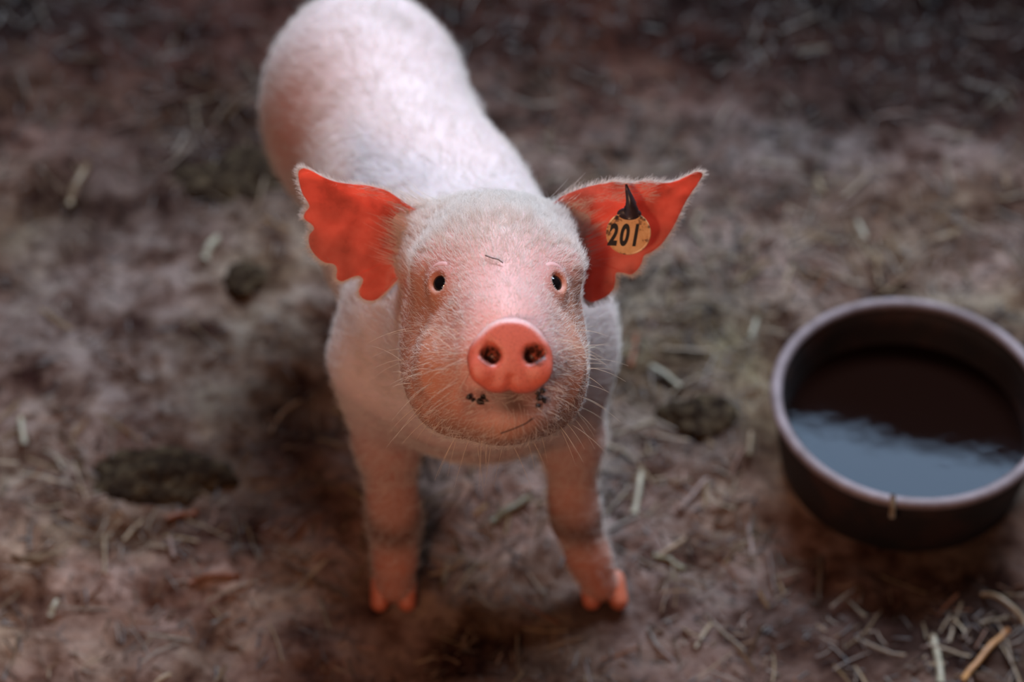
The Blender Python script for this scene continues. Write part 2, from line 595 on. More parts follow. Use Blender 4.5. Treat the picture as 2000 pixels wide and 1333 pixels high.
for s in (-1, 1):
    B(Cone(hw(0, -0.0285, -0.030), hw(s * 0.022, -0.0275, -0.036), 0.0034, 0.0026, 0.004, 'sub'))
    B(Cone(hw(s * 0.022, -0.0275, -0.036), hw(s * 0.034, -0.0225, -0.052), 0.0024, 0.0010, 0.005, 'sub'))     # mouth line
pr += hd
EYES = []
for s in (-1, 1):
    f = np.linspace(-0.02, -0.16, 600)
    L = np.stack([hw(0.0385 if s > 0 else -0.0436, 0.0520, q) for q in f])
    D = sdf_points(pr, L)
    k = int(np.argmax(D < 0))
    P0 = L[k]
    e = 1e-3
    n = np.array([(sdf_points(pr, (P0 + e * d)[None])[0] - sdf_points(pr, (P0 - e * d)[None])[0]) for d in np.eye(3)])
    n /= np.linalg.norm(n)
    n = n + 0.45 * HF; n /= np.linalg.norm(n)
    EYES.append((P0 - 0.0062 * n, n, s))
for s in (-1, 1):
    A(Cone(hw(s * 0.036, 0.088, -0.184), hw(s * 0.082, 0.112, -0.186), 0.026, 0.004, 0.02))
    A(Cone(hw(s * 0.042, 0.070, -0.172), hw(s * 0.070, 0.066, -0.204), 0.020, 0.005, 0.02))
for c, n, s in EYES:
    A(Ell(c - 0.001 * n, (0.0125, 0.0125, 0.0125), 0.010))
    A(Ell(c + 0.0105 * n, (0.0064, 0.0067, 0.0064), 0.003, None, 'sub'))
xs = axis([(-0.245, -0.085, 0.004), (-0.085, 0.085, 0.0018), (0.085, 0.115, 0.004)])
ys = axis([(1.07, 1.40, 0.0018), (1.40, 1.78, 0.004)])
zs = axis([(-0.012, 0.27, 0.004), (0.27, 0.48, 0.0018), (0.48, 0.50, 0.0025)])
BV, BF = surface_nets(sdf_grid(pr, xs, ys, zs), xs, ys, zs)
hl = to_head(BV)
hd_ = np.linalg.norm((hl - np.array([0, 0.03, -0.13])) / np.array([0.085, 0.12, 0.125]), axis=1)
base = np.tile(np.array([0.74, 0.40, 0.36]), (len(BV), 1))


def lay(colour, w):
    global base
    w = np.clip(w, 0, 1)[:, None]
    base = base * (1 - w) + np.array(colour) * w


lay((0.82, 0.68, 0.67), sm(0.9, 1.2, hd_) * sm(0.14, 0.24, BV[:, 2]))
lay((0.82, 0.62, 0.60), 0.8 * sm(0.065, 0.11, hl[:, 1]) * (hd_ < 1.3))
nb = fbm(BV[:, 0] * 38 + BV[:, 2] * 21, BV[:, 1] * 38 - BV[:, 2] * 24, 3)
for c, n, s in EYES:
    d = np.linalg.norm(BV - c, axis=1)
    lay((0.36, 0.12, 0.10), 0.9 * (1 - sm(0.010, 0.024, d)))
lay((0.60, 0.22, 0.17), 0.55 * (1 - sm(0.0, 0.05, -hl[:, 2])) * (hl[:, 2] > -0.08))
# warm light painted into the cheeks, dirt around the mouth and under the chin
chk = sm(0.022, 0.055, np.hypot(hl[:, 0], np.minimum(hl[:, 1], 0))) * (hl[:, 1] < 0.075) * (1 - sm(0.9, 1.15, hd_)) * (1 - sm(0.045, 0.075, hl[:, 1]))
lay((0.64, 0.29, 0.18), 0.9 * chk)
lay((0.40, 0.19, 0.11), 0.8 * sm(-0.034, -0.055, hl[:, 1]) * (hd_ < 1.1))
ink = (hl[:, 2] > -0.11) & (hl[:, 1] < -0.018)
lay((0.10, 0.05, 0.035), ink * sm(-0.018, -0.026, hl[:, 1]) * (1 - sm(-0.034, -0.048, hl[:, 1])) * (1 - sm(0.018, 0.036, np.abs(hl[:, 0]))) * (1 - sm(0.045, 0.075, -hl[:, 2])) * (0.75 + 0.6 * nb))
# warm lamp light painted on the flank of the left ham, grey smudge on the back
lay((0.60, 0.17, 0.10), 1.0 * np.exp(-(((BV[:, 0] + 0.185) / 0.035) ** 2 + ((BV[:, 1] - 1.58) / 0.045) ** 2 + ((BV[:, 2] - 0.27) / 0.06) ** 2)))
lay((0.42, 0.34, 0.30), 0.7 * np.exp(-(((BV[:, 0] + 0.105) / 0.022) ** 2 + ((BV[:, 1] - 1.64) / 0.022) ** 2)) * (BV[:, 2] > 0.3) * (0.7 + nb))
# legs: redder below the knee, a muddy ring round the knee
front = BV[:, 1] < 1.40
lay((0.50, 0.28, 0.22), 0.75 * sm(1.33, 1.26, BV[:, 1]) * (1 - sm(0.22, 0.27, BV[:, 2])) * (hd_ > 1.0))  # shade of the head on the chest, painted into the skin
lay((0.40, 0.19, 0.13), 0.8 * (1 - sm(0.13, 0.22, BV[:, 2])))
lay((0.52, 0.17, 0.10), 0.7 * (1 - sm(0.03, 0.09, BV[:, 2])))
lay((0.12, 0.06, 0.04), 0.85 * np.exp(-((BV[:, 2] - 0.083 - 0.004 * nb) / 0.014) ** 2) * front)
lay((0.30, 0.14, 0.09), 0.5 * np.exp(-((BV[:, 2] - 0.012) / 0.012) ** 2))
pig = empty('piglet', (-0.02, 1.45, 0))
tag(pig, 'young pink pig with white bristles standing in mud and looking up', 'pig')


def part(name, verts, faces, mat, parent=None, **kw):
    parent = parent or pig
    off = np.array(pig.location)
    o = mesh_obj(name, np.asarray(verts) - off, faces, mat, parent, **kw)
    return o


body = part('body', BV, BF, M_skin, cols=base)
bn = np.zeros(len(BV) * 3, np.float32)
body.data.vertices.foreach_get('normal', bn)
BN = bn.reshape(-1, 3).astype(float)


def hairs(name, roots, dirs, lens, mat, parent=None, rad=0.00009, droop=0.0, npt=4, curl=0.0, bow=None):
    parent = parent or pig
    n = len(roots)
    cu = bpy.data.hair_curves.new(name)
    cu.add_curves([npt] * n)
    t = np.linspace(0, 1, npt)[None, :, None]
    P = roots[:, None, :] + dirs[:, None, :] * lens[:, None, None] * t
    P[:, :, 2] -= droop * lens[:, None] * (t[..., 0] ** 2)
    if bow is not None: P = P + bow[:, None, :] * lens[:, None, None] * t * t
    if curl: P = P + RNG.normal(0, curl, (n, npt, 3)) * lens[:, None, None] * t
    P = P - np.array(pig.location)
    cu.attributes['position'].data.foreach_set('vector', P.astype(np.float32).ravel())
    at = cu.attributes.get('radius') or cu.attributes.new('radius', 'FLOAT', 'POINT')
    rr = np.tile(rad * (1 - 0.75 * t[0, :, 0] ** 1.5), n)
    if np.ndim(rad): rr = (rad[:, None] * (1 - 0.75 * t[..., 0] ** 1.5)).ravel()
    at.data.foreach_set('value', rr.astype(np.float32))
    cu.materials.append(mat)
    o = bpy.data.objects.new(name, cu)
    COL.objects.link(o)
    o.parent = parent
    tag(o, kind='stuff')
    return o


# sample roots over the skin
q = BF
tri = np.concatenate([q[:, [0, 1, 2]], q[:, [0, 2, 3]]])
e1, e2 = BV[tri[:, 1]] - BV[tri[:, 0]], BV[tri[:, 2]] - BV[tri[:, 0]]
ar = 0.5 * np.linalg.norm(np.cross(e1, e2), axis=1)
cen = BV[tri].mean(1)
hc = to_head(cen)
is_head = np.linalg.norm((hc - np.array([0, 0.03, -0.13])) / np.array([0.085, 0.12, 0.125]), axis=1) < 1
w = ar * np.where(is_head, 2.3, 1.0)
w *= np.where(is_head, 1 + 2.2 * sm(0.055, 0.11, hc[:, 1]), 1)
w[cen[:, 2] < 0.02] = 0
w[hc[:, 2] > -0.016] = 0
w[(hc[:, 1] < -0.015) & (hc[:, 2] > -0.045)] *= 0.55
w *= np.where(is_head, 1 - 0.65 * sm(0.03, 0.055, np.hypot(hc[:, 0], np.minimum(hc[:, 1], 0))) * (1 - sm(0.05, 0.075, hc[:, 1])), 1)
w[(cen[:, 2] < 0.12)] *= 0.5
for c, n, s in EYES: w[np.linalg.norm(cen - c, axis=1) < 0.0108] = 0
NH = 105000
pick = RNG.choice(len(tri), NH, p=w / w.sum())
b1, b2 = RNG.random(NH), RNG.random(NH)
sw = b1 + b2 > 1
b1[sw], b2[sw] = 1 - b1[sw], 1 - b2[sw]
W = np.stack([1 - b1 - b2, b1, b2], 1)
HRT = (BV[tri[pick]] * W[:, :, None]).sum(1)
HNR = (BN[tri[pick]] * W[:, :, None]).sum(1)
HNR /= np.linalg.norm(HNR, axis=1)[:, None]
hh = to_head(HRT)
hm = is_head[pick]
# growth: back from the snout and outwards on the head; to the tail and down on the trunk
out = np.stack([hh[:, 0] * 6, (hh[:, 1] - 0.0) * 6, np.full(NH, -0.45)], 1)
gd = out @ HM
bd = np.stack([np.full(NH, -0.22), np.full(NH, 0.8), np.full(NH, -0.45)], 1)
bl = sm(0.8, 1.25, np.linalg.norm((hh - np.array([0, 0.03, -0.13])) / np.array([0.085, 0.12, 0.125]), axis=1))[:, None]
G = gd / np.linalg.norm(gd, axis=1)[:, None] * (1 - bl) + bd * bl
G += RNG.normal(0, 0.28, (NH, 3))
G -= (G * HNR).sum(1)[:, None] * HNR
G /= np.linalg.norm(G, axis=1)[:, None]
clump = np.stack([perlin(HRT[:, 0] * 150, HRT[:, 1] * 150 + HRT[:, 2] * 90), perlin(HRT[:, 2] * 150 + 7, HRT[:, 1] * 150), perlin(HRT[:, 0] * 150 + HRT[:, 2] * 100, HRT[:, 1] * 60 + 31)], 1)
dirs = G + HNR * np.where(hm, 0.50, 0.32)[:, None] + clump * 0.7
dirs /= np.linalg.norm(dirs, axis=1)[:, None]
muz = sm(0.02, 0.11, -hh[:, 2])
lens = np.where(hm, 0.0032 + 0.0075 * muz, 0.012) * RNG.uniform(0.7, 1.35, NH)
for c, n, s in EYES:
    d = np.linalg.norm(HRT - c, axis=1)
    lens *= 0.25 + 0.75 * sm(0.013, 0.034, d)
lens *= np.where(hm, 1 - 0.45 * sm(0.03, 0.07, np.abs(hh[:, 0])) * (hh[:, 1] < 0.06), 1 + 0.7 * np.exp(-((HRT[:, 1] - 1.37) / 0.05) ** 2) * (HRT[:, 2] > 0.3))
hairs('coat_bristles', HRT, dirs, lens, M_hair, rad=0.000085, bow=HNR * -0.15)

# ---- snout disc
so = np.array([(650, 118), (560, 128), (480, 158), (400, 210), (330, 278), (270, 345), (215, 440), (186, 540), (190, 620), (220, 710), (270, 785), (340, 865), (410, 915), (480, 938),
               (560, 938), (610, 925), (655, 905), (700, 930), (760, 944), (850, 942), (930, 920), (985, 880), (1040, 820), (1090, 745), (1122, 660), (1130, 570), (1115, 480), (1080, 400), (1025, 325), (960, 240), (890, 180), (820, 143), (740, 122)], float)
sr, su = (so[:, 0] - 655) * 6.29e-5, (540 - so[:, 1]) * 6.29e-5
th = np.arctan2(su, sr); od = np.argsort(th)
th, rh = th[od], np.hypot(sr, su)[od]
th = np.r_[th[-1] - 2 * np.pi, th, th[0] + 2 * np.pi]; rh = np.r_[rh[-1], rh, rh[0]]


class SnoutDisc:
    k, op = 0.001, 'add'
    def box(s): return np.array([-0.033, -0.031, -0.035]), np.array([0.033, 0.031, 0.006])
    def d(s, X, Y, Z):
        rho = np.sqrt(X * X + Y * Y) + 0 * Z
        R = np.interp(np.arctan2(Y, X), th, rh) + 0 * Z
        back = np.clip(-Z, 0, 0.03)
        a = (rho - R + 0.0012 * sm(0.006, 0.018, back)) * 0.95
        front = Z - (0.0025 - 5.0 * ((X * 0.9) ** 2 + (Y + 0.004) ** 2))
        k = 0.0055
        h = np.maximum(k - np.abs(a - front), 0) / k
        return np.maximum(a, front) + h * h * k * 0.25


sd = [SnoutDisc()]
sd.append(Cone((-0.0135, 0.0005, 0.006), (-0.0125, -0.0005, -0.0105), 0.0055, 0.0046, 0.006, 'sub'))
sd.append(Cone((-0.0155, 0.0005, 0.003), (-0.017, 0.0005, -0.001), 0.0034, 0.0015, 0.005, 'sub'))
sd.append(Cone((-0.0150, 0.0110, 0.0032), (-0.0142, 0.004, 0.0), 0.0016, 0.0025, 0.004, 'sub'))
sd.append(Cone((0.0158, 0.0005, 0.006), (0.0145, -0.0005, -0.0105), 0.0058, 0.0048, 0.006, 'sub'))
sd.append(Cone((0.0175, 0.002, 0.003), (0.0195, 0.0025, -0.001), 0.0040, 0.0015, 0.005, 'sub'))
sd.append(Cone((-0.0002, -0.026, 0.002), (0.0002, -0.0155, 0.0030), 0.0036, 0.0010, 0.005, 'sub'))
sd.append(Cone((-0.010, 0.0013, 0.0030), (0.009, 0.0013, 0.0032), 0.0006, 0.0006, 0.001, 'sub'))
for s in (-1, 1):
    sd.append(Ell((s * 0.021, -0.010, -0.001), (0.006, 0.007, 0.003), 0.006))
ax_ = np.arange(-0.0335, 0.034, 0.0008)
az_ = np.arange(-0.034, 0.0065, 0.0008)
SV, SF = surface_nets(sdf_grid(sd, ax_, ax_, az_), ax_, ax_, az_)
sc_ = np.tile(np.array([0.66, 0.155, 0.10]), (len(SV), 1))
nn = fbm(SV[:, 0] * 420, SV[:, 1] * 420, 3)
for cx, cy, r0 in ((-0.0140, 0.0006, 0.0098), (0.0168, 0.001, 0.0112)):
    d = np.hypot(SV[:, 0] - cx, (SV[:, 1] - cy) * 1.1)
    ww = np.clip((1 - sm(r0 * 0.45, r0, d)) * (0.85 + 1.1 * nn), 0, 1)[:, None]
    sc_ = sc_ * (1 - ww) + np.array([0.05, 0.018, 0.013]) * ww
ti = (sm(0.82, 1.0, np.hypot(SV[:, 0], SV[:, 1]) / np.interp(np.arctan2(SV[:, 1], SV[:, 0]), th, rh)) * sm(0.004, 0.018, SV[:, 1]))[:, None]  # highlight along the upper rim painted in as paler skin
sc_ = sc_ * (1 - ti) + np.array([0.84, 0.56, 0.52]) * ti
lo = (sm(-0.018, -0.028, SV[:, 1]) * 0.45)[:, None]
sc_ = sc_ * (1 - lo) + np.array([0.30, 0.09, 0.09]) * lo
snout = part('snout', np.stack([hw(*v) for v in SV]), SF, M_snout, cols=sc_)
tag(snout, 'wet salmon red snout disc with two dark nostrils')

# ---- eyes, lids, lashes
for c, n, s in EYES:
    up = HU - (HU @ n) * n; up /= np.linalg.norm(up)
    sd_ = np.cross(up, n)
    V, F = [], []
    R_ = 0.0091
    nu, nv = 32, 16
    for i in range(nu):
        for j in range(nv + 1):
            a, b = 2 * math.pi * i / nu, math.pi * j / nv
            V.append(c + R_ * (math.sin(b) * math.cos(a) * sd_ + math.sin(b) * math.sin(a) * up + math.cos(b) * n))
    part('eye', V, grid_faces(nu, nv + 1, True), M_eye)
    # lids: a soft almond ring, thicker above
    V = []
    nu, nv = 48, 10
    for i in range(nu):
        a = 2 * math.pi * i / nu
        ca, sa = math.cos(a), math.sin(a)
        rx, ry = 0.0061, 0.0074 if sa > 0 else 0.0064
        q0 = ca * rx * sd_ + sa * ry * up
        zz = math.sqrt(max(0.0090 ** 2 - q0 @ q0, 1e-9))
        cc = c + q0 + zz * n * 0.92
        ro = q0 / np.linalg.norm(q0)
        rt = 0.0007 + 0.0005 * max(sa, 0)
        for j in range(nv):
            b = 2 * math.pi * j / nv
            V.append(cc + rt * (1.15 * math.cos(b) * ro + math.sin(b) * n))
    F = []
    for i in range(nu):
        for j in range(nv):
            F.append((i * nv + j, ((i + 1) % nu) * nv + j, ((i + 1) % nu) * nv + (j + 1) % nv, i * nv + (j + 1) % nv))
    V = np.array(V)
    cl = np.tile(np.array([0.36, 0.14, 0.115]), (len(V), 1))
    lid = part('eyelid', V, F, M_skin, cols=cl)
    # brow fold above the eye
    pts, rr = [], []
    for i in range(15):
        a = math.radians(20 + 140 * i / 14)
        q0 = math.cos(a) * 0.0130 * sd_ + math.sin(a) * 0.0130 * up
        pts.append(c + q0 + n * 0.0042); rr.append(0.0008 + 0.0030 * math.sin(math.pi * i / 14))
    V, F = tube(pts, rr, 8)
    part('brow_fold', V, F, M_skin, cols=np.tile(np.array([0.74, 0.40, 0.37]), (len(V), 1)))
    k = 16
    aa = RNG.uniform(math.radians(15), math.radians(165), k)
    rt = np.stack([c + 0.0088 * (math.cos(a) * sd_ + math.sin(a) * up) + 0.0050 * n for a in aa])
    dr = np.stack([0.6 * math.cos(a) * sd_ + 0.7 * math.sin(a) * up + 0.5 * n + 0.5 * s * HR for a in aa]) + RNG.normal(0, 0.1, (k, 3))
    dr /= np.linalg.norm(dr, axis=1)[:, None]
    hairs('eyelashes', rt, dr, RNG.uniform(0.005, 0.009, k), M_hair, rad=0.00009, droop=0.1)

# ---- ears: outlines across the ear sheet (mm in the head's frame)
EAR_L = [(-59.8, 110.9), (-72.6, 118.7), (-81.5, 123.3), (-94.6, 126.4), (-106.6, 127.5), (-117.8, 129.1), (-126.7, 132.2), (-135.2, 136.4), (-140.6, 138.4), (-144.1, 137.6), (-145.6, 134.5),
         (-144.5, 126.8), (-142.1, 119.8), (-138.7, 114.8), (-137.5, 110.9), (-141.0, 106.3), (-141.0, 102.4), (-135.6, 98.2), (-134.0, 94.7), (-137.5, 90.1), (-137.5, 83.1), (-133.6, 76.1),
         (-126.7, 70.3), (-119.3, 68.8), (-116.6, 64.9), (-117.0, 58.4), (-112.8, 56.0), (-106.6, 58.7), (-100.4, 60.3), (-96.9, 57.2), (-98.5, 52.6), (-100.0, 47.5), (-96.1, 42.5), (-88.4, 41.7),
         (-81.5, 46.4), (-76.1, 52.2), (-70.3, 58.0), (-64.1, 61.8), (-52.9, 56.8), (-38.6, 68.4), (-36.2, 87.7), (-43.2, 107.1)]
EAR_R = [(49.6, 117.9), (63.5, 124.4), (77.4, 127.9), (91.3, 129.9), (101.7, 129.1), (114.9, 131.0), (128.0, 129.5), (138.4, 131.4), (145.4, 134.5), (152.4, 137.6), (157.0, 136.0), (153.9, 128.7),
         (150.4, 123.3), (145.4, 114.0), (141.9, 105.5), (138.4, 97.8), (133.8, 90.1), (128.8, 83.5), (122.2, 78.5), (116.8, 75.8), (114.9, 70.0), (111.4, 64.5), (106.8, 61.5), (101.0, 63.0),
         (95.9, 62.6), (95.5, 56.0), (94.0, 49.9), (88.6, 44.4), (79.3, 40.6), (73.5, 42.1), (68.9, 46.4), (64.2, 51.4), (58.1, 57.6), (47.6, 60.7), (38.7, 72.3), (37.2, 91.6), (41.1, 107.1)]


def ear_depth(r, u, side, s):
    """depth of the ear sheet behind the snout: cupped across, tip swept a little back"""
    w = np.clip((np.abs(r) - 0.045) / 0.10, 0, 1.1)
    mid = 0.088 + 0.030 * w
    across = (u - mid) / (0.040)
    return -(0.178 + 0.004 * w - 0.013 * np.clip(across, -1.2, 1.5) ** 2 * (0.35 + 0.65 * w) + 0.010 * (1 - w) * (1 - s * s) - 0.62 * (u - 0.095) * np.clip(w * 3, 0, 1))


def build_ear(outline, pole, side):
    o = np.array(outline) / 1000.0
    po = np.array(pole) / 1000.0
    # densify, slightly rounded
    dense = []
    n = len(o)
    for i in range(n):
        p0, p1, p2, p3 = o[i - 1], o[i], o[(i + 1) % n], o[(i + 2) % n]
        for t in np.linspace(0, 1, 6, endpoint=False):
            dense.append(0.5 * ((2 * p1) + (-p0 + p2) * t + (2 * p0 - 5 * p1 + 4 * p2 - p3) * t * t + (-p0 + 3 * p1 - 3 * p2 + p3) * t ** 3))
    o = np.array(dense)
    m = len(o)
    S = np.r_[np.linspace(0.0, 0.88, 16), 0.93, 0.965, 0.985, 0.996, 1.0][1:]

    def sheet(sgn):
        P, Nn = [], []
        for s in S:
            p = po + (o - po) * s
            f = ear_depth(p[:, 0], p[:, 1], side, s)
            w = np.clip((np.abs(p[:, 0]) - 0.045) / 0.1, 0, 1)
            th_ = (0.0024 - 0.0012 * w) * math.sqrt(max(1 - s ** 12, 0))
            P.append(np.stack([p[:, 0], p[:, 1], f + sgn * th_], 1))
        return np.concatenate([np.array([[po[0], po[1], ear_depth(po[0], po[1], side, 0) + sgn * 0.0024]])] + P)
    Fr, Bk = sheet(1), sheet(-1)
    ns = len(S)
    F = []
    for i in range(m):
        j = (i + 1) % m
        F.append((0, 1 + i, 1 + j))
    for k in range(ns - 1):
        for i in range(m):
            j = (i + 1) % m
            a, b = 1 + k * m, 1 + (k + 1) * m
            F.append((a + i, b + i, b + j, a + j))
    nf = len(Fr)
    F2 = [tuple(x + nf for x in f[::-1]) for f in F]
    V = np.concatenate([Fr, Bk])
    if side > 0: pass
    else: F, F2 = F, F2
    # weld the coincident rims by faces between them
    rim = [(1 + (ns - 1) * m + i, nf + 1 + (ns - 1) * m + i, nf + 1 + (ns - 1) * m + (i + 1) % m, 1 + (ns - 1) * m + (i + 1) % m) for i in range(m)]
    w = np.clip((np.abs(V[:, 0]) - 0.05) / 0.09, 0, 1)
    inner = np.array([0.96, 0.42, 0.32])
    col = np.tile(inner, (len(V), 1))
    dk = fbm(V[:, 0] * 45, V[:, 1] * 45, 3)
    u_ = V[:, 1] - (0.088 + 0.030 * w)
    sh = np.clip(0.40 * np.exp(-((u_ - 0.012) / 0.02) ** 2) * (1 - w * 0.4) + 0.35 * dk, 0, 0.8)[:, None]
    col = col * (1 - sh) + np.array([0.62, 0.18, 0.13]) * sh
    ue = V[:, 1] - (0.112 + 0.022 * w)
    ba = np.maximum(1 - sm(0.0, 0.34, w + 0.12 * dk), (0.85 if side > 0 else 0.45) * sm(-0.014, 0.004, ue) * (1 - sm(0.45, 0.75, w)))[:, None]
    col = col * (1 - ba) + np.array([0.74, 0.42, 0.36]) * ba
    col[nf:] = (0.72, 0.36, 0.31)
    Vw = np.stack([hw(*v) for v in V])
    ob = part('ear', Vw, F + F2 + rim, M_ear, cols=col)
    return ob, V, nf, m, ns, o


ears = []
for outl, pole, side in ((EAR_L, (-49.0, 85.8), -1), (EAR_R, (49.6, 87.7), 1)):
    ob, V, nf, m, ns, o = build_ear(outl, pole, side)
    bpy.context.view_layer.update()
    ears.append(ob)
    # bristles on the back of the ear, fringe over the rim
    K = 5200
    ss = np.sqrt(RNG.uniform(0.10, 1.0, K))
    it = RNG.integers(0, m, K)
    po = np.array(pole) / 1000
    p = po + (o[it] - po) * ss[:, None]
    keep = np.abs(p[:, 0]) > 0.05
    p, it, ss = p[keep], it[keep], ss[keep]
    f = ear_depth(p[:, 0], p[:, 1], side, ss) - 0.0018
    root = np.stack([p[:, 0], p[:, 1], f], 1)
    dr = np.stack([(o[it] - po)[:, 0], (o[it] - po)[:, 1], np.zeros(len(p))], 1)
    dr /= np.linalg.norm(dr, axis=1)[:, None]
    dr += RNG.normal(0, 0.25, dr.shape); dr[:, 2] -= 0.25
    dr /= np.linalg.norm(dr, axis=1)[:, None]
    hairs('back_bristles', np.stack([hw(*x) for x in root]), dr @ HM, RNG.uniform(0.004, 0.009, len(p)), M_hair, parent=ob, rad=0.00008)
    K = 2600
    i0 = RNG.uniform(0, m, K)
    ia = i0.astype(int); fr_ = (i0 - ia)[:, None]
    e = o[ia] * (1 - fr_) + o[(ia + 1) % m] * fr_
    keep = np.abs(e[:, 0]) > 0.062
    e = e[keep]
    tgt = e - po
    root = np.stack([e[:, 0] - 0.001 * np.sign(tgt[:, 0]), e[:, 1], ear_depth(e[:, 0], e[:, 1], side, 1.0) - 0.0006], 1)
    dr = np.stack([tgt[:, 0], tgt[:, 1], np.full(len(e), -0.012)], 1)
    dr /= np.linalg.norm(dr, axis=1)[:, None]
    dr += RNG.normal(0, 0.35, dr.shape)
    dr /= np.linalg.norm(dr, axis=1)[:, None]
    hairs('edge_fringe', np.stack([hw(*x) for x in root]), dr @ HM, RNG.uniform(0.0025, 0.0072, len(e)), M_hair, parent=ob, rad=0.00008)
    # long hairs sweeping out of the ear's root across its inner side
    K = 480
    uu = RNG.uniform(0.066, 0.118, K)
    rr0 = RNG.uniform(0.046, 0.074, K) - 0.25 * np.abs(uu - 0.092)
    f0 = ear_depth(rr0 * side, uu, side, 0.4) + RNG.uniform(0.003, 0.012, K)
    root = np.stack([rr0 * side, uu, f0], 1)
    dr = np.stack([np.full(K, 1.0 * side), 0.35 + (uu - 0.088) * 9 + RNG.normal(0, 0.16, K), RNG.normal(0.12, 0.12, K)], 1)
    dr /= np.linalg.norm(dr, axis=1)[:, None]
    bw = np.tile(np.array([0.0, 0.10, -0.12]), (K, 1))
    hairs('inner_hair', np.stack([hw(*x) for x in root]), dr @ HM, RNG.uniform(0.008, 0.030, K), M_hair, parent=ob, rad=0.00012, bow=bw @ HM, npt=5)
for ob, outl, pole, side, K in ((ears[0], EAR_L, (-49.0, 85.8), -1, 260), (ears[1], EAR_R, (49.6, 87.7), 1, 900)):
    o = np.array(outl) / 1000.0
    po = np.array(pole) / 1000.0
    q0 = (5.6 if side > 0 else 3.6) * RNG.random(K) ** 1.5
    ia = q0.astype(int); fr_ = (q0 - ia)[:, None]
    e = o[ia] * (1 - fr_) + o[ia + 1] * fr_
    t_ = RNG.random(K) ** 1.6 * (0.34 if side > 0 else 0.22)
    e = e + (np.array([e[:, 0] - 0.010 * side, np.full(K, po[1])]).T - e) * t_[:, None]
    root = np.stack([e[:, 0], e[:, 1], ear_depth(e[:, 0], e[:, 1], side, 0.8) + 0.0018], 1)
    dr = np.stack([np.full(K, 0.9 * side), RNG.normal(0.25, 0.25, K), RNG.normal(0.35, 0.15, K)], 1)
    dr /= np.linalg.norm(dr, axis=1)[:, None]
    hairs('front_bristles', np.stack([hw(*x) for x in root]), dr @ HM, RNG.uniform(0.005, 0.010, K), M_hair, parent=ob, rad=0.00009)
tag(ears[0], 'red glowing ear with a deeply notched ragged lower edge')
tag(ears[1], 'red ear pierced by the yellow number tag')

# ---- whiskers
K = 115
root, dr = [], []
tries = 0
hsel = np.where((hh[:, 2] < -0.02) & (hh[:, 2] > -0.14) & (hh[:, 1] < 0.02) & hm)[0]
for i in RNG.choice(hsel, K, replace=False):
    root.append(HRT[i])
    d = HNR[i] * 0.8 + G[i] * 0.5 + HF * 0.15 + RNG.normal(0, 0.18, 3)
    dr.append(d / np.linalg.norm(d))
hairs('whiskers', np.array(root), np.array(dr), RNG.uniform(0.012, 0.034, K), M_whisk, rad=0.00014, droop=0.35, npt=6)

# ---- hooves: two toes on every foot
for (fx, fy), spl in zip(FEET, (0.0, 0.18, 0.0, 0.1)):
    V, F = [], []
    toes = []
    for s in (-1, 1):
        tx = fx + s * 0.0106
        toes.append(Cone((tx - 0.004 * spl, fy + 0.010, 0.017), (tx + s * 0.0012 + spl * 0.012, fy - 0.006, 0.009), 0.0096, 0.0082, 0.0012))
    gx_, gy_, gz_ = np.arange(fx - 0.028, fx + 0.030, 0.0014), np.arange(fy - 0.026, fy + 0.026, 0.0014), np.arange(-0.004, 0.032, 0.0014)
    D = sdf_grid(toes, gx_, gy_, gz_)
    D = np.maximum(D, (-gz_ - 0.0005)[None, None, :])
    V, F = surface_nets(D, gx_, gy_, gz_)
    part('hoof', V, F, M_horn)

# ---- tail curled over the rump
pts = [(-0.150 + 0.012 * math.sin(t * 6.5), 1.722 + 0.022 * t + 0.008 * math.cos(t * 6.5), 0.325 - 0.055 * t + 0.010 * math.sin(t * 6.5 + 1)) for t in np.linspace(0, 1, 26)]
V, F = tube(pts, np.linspace(0.0085, 0.003, 26), 10)
part('tail', V, F, M_skin, cols=np.tile(np.array([0.70, 0.38, 0.33]), (len(V), 1)))

# ---- ear tag with its pin
tc = np.array([0.1008, 0.0915])             # centre on the ear sheet
tf = -0.154
tg_n = np.array([-0.10, -0.34, 1.0]); tg_n /= np.linalg.norm(tg_n)
tx_ = np.array([1.0, 0, 0]) - tg_n[0] * tg_n; tx_ /= np.linalg.norm(tx_)
ty_ = np.cross(tg_n, tx_)


def tg(x, y, z): return hw(*(np.array([tc[0], tc[1], tf]) + x * tx_ + y * ty_ + z * tg_n))


R_ = 0.0168
prof = [(0.0, -0.0012), (R_ * 0.97, -0.0012), (R_, -0.0005), (R_, 0.0006), (R_ * 0.965, 0.0012), (R_ * 0.90, 0.0009), (R_ * 0.62, 0.0009), (R_ * 0.3, 0.0009), (0.0, 0.0009)]
V, F = lathe(prof, 64)
rc = np.clip(np.hypot(V[:, 0], V[:, 1]) / R_, 0, 1) ** 1.0
tagob = part('ear_tag', [tg(*v) for v in V], F, M_tag, smooth=False, cols=np.stack([rc] * 3, 1))
tag(tagob, 'round dirty yellow plastic tag printed 201')
cu = bpy.data.curves.new('number_text', 'FONT')
cu.body = '201'
cu.size = 0.0240
cu.shear = 0.22
cu.space_character = 1.25
cu.extrude = 0.00022
cu.resolution_u = 4
cu.offset = 0.0010
tmp = bpy.data.objects.new('number_text', cu)
COL.objects.link(tmp)
bpy.context.view_layer.update()
me = bpy.data.meshes.new_from_object(tmp.evaluated_get(bpy.context.evaluated_depsgraph_get()))
tv = np.array([v.co[:] for v in me.vertices])
tfc = [tuple(pp.vertices) for pp in me.polygons]
bpy.data.objects.remove(tmp)
tv[:, 0] = (tv[:, 0] - tv[:, 0].min()) / np.ptp(tv[:, 0])
tv[:, 1] = (tv[:, 1] - tv[:, 1].min()) / np.ptp(tv[:, 1])
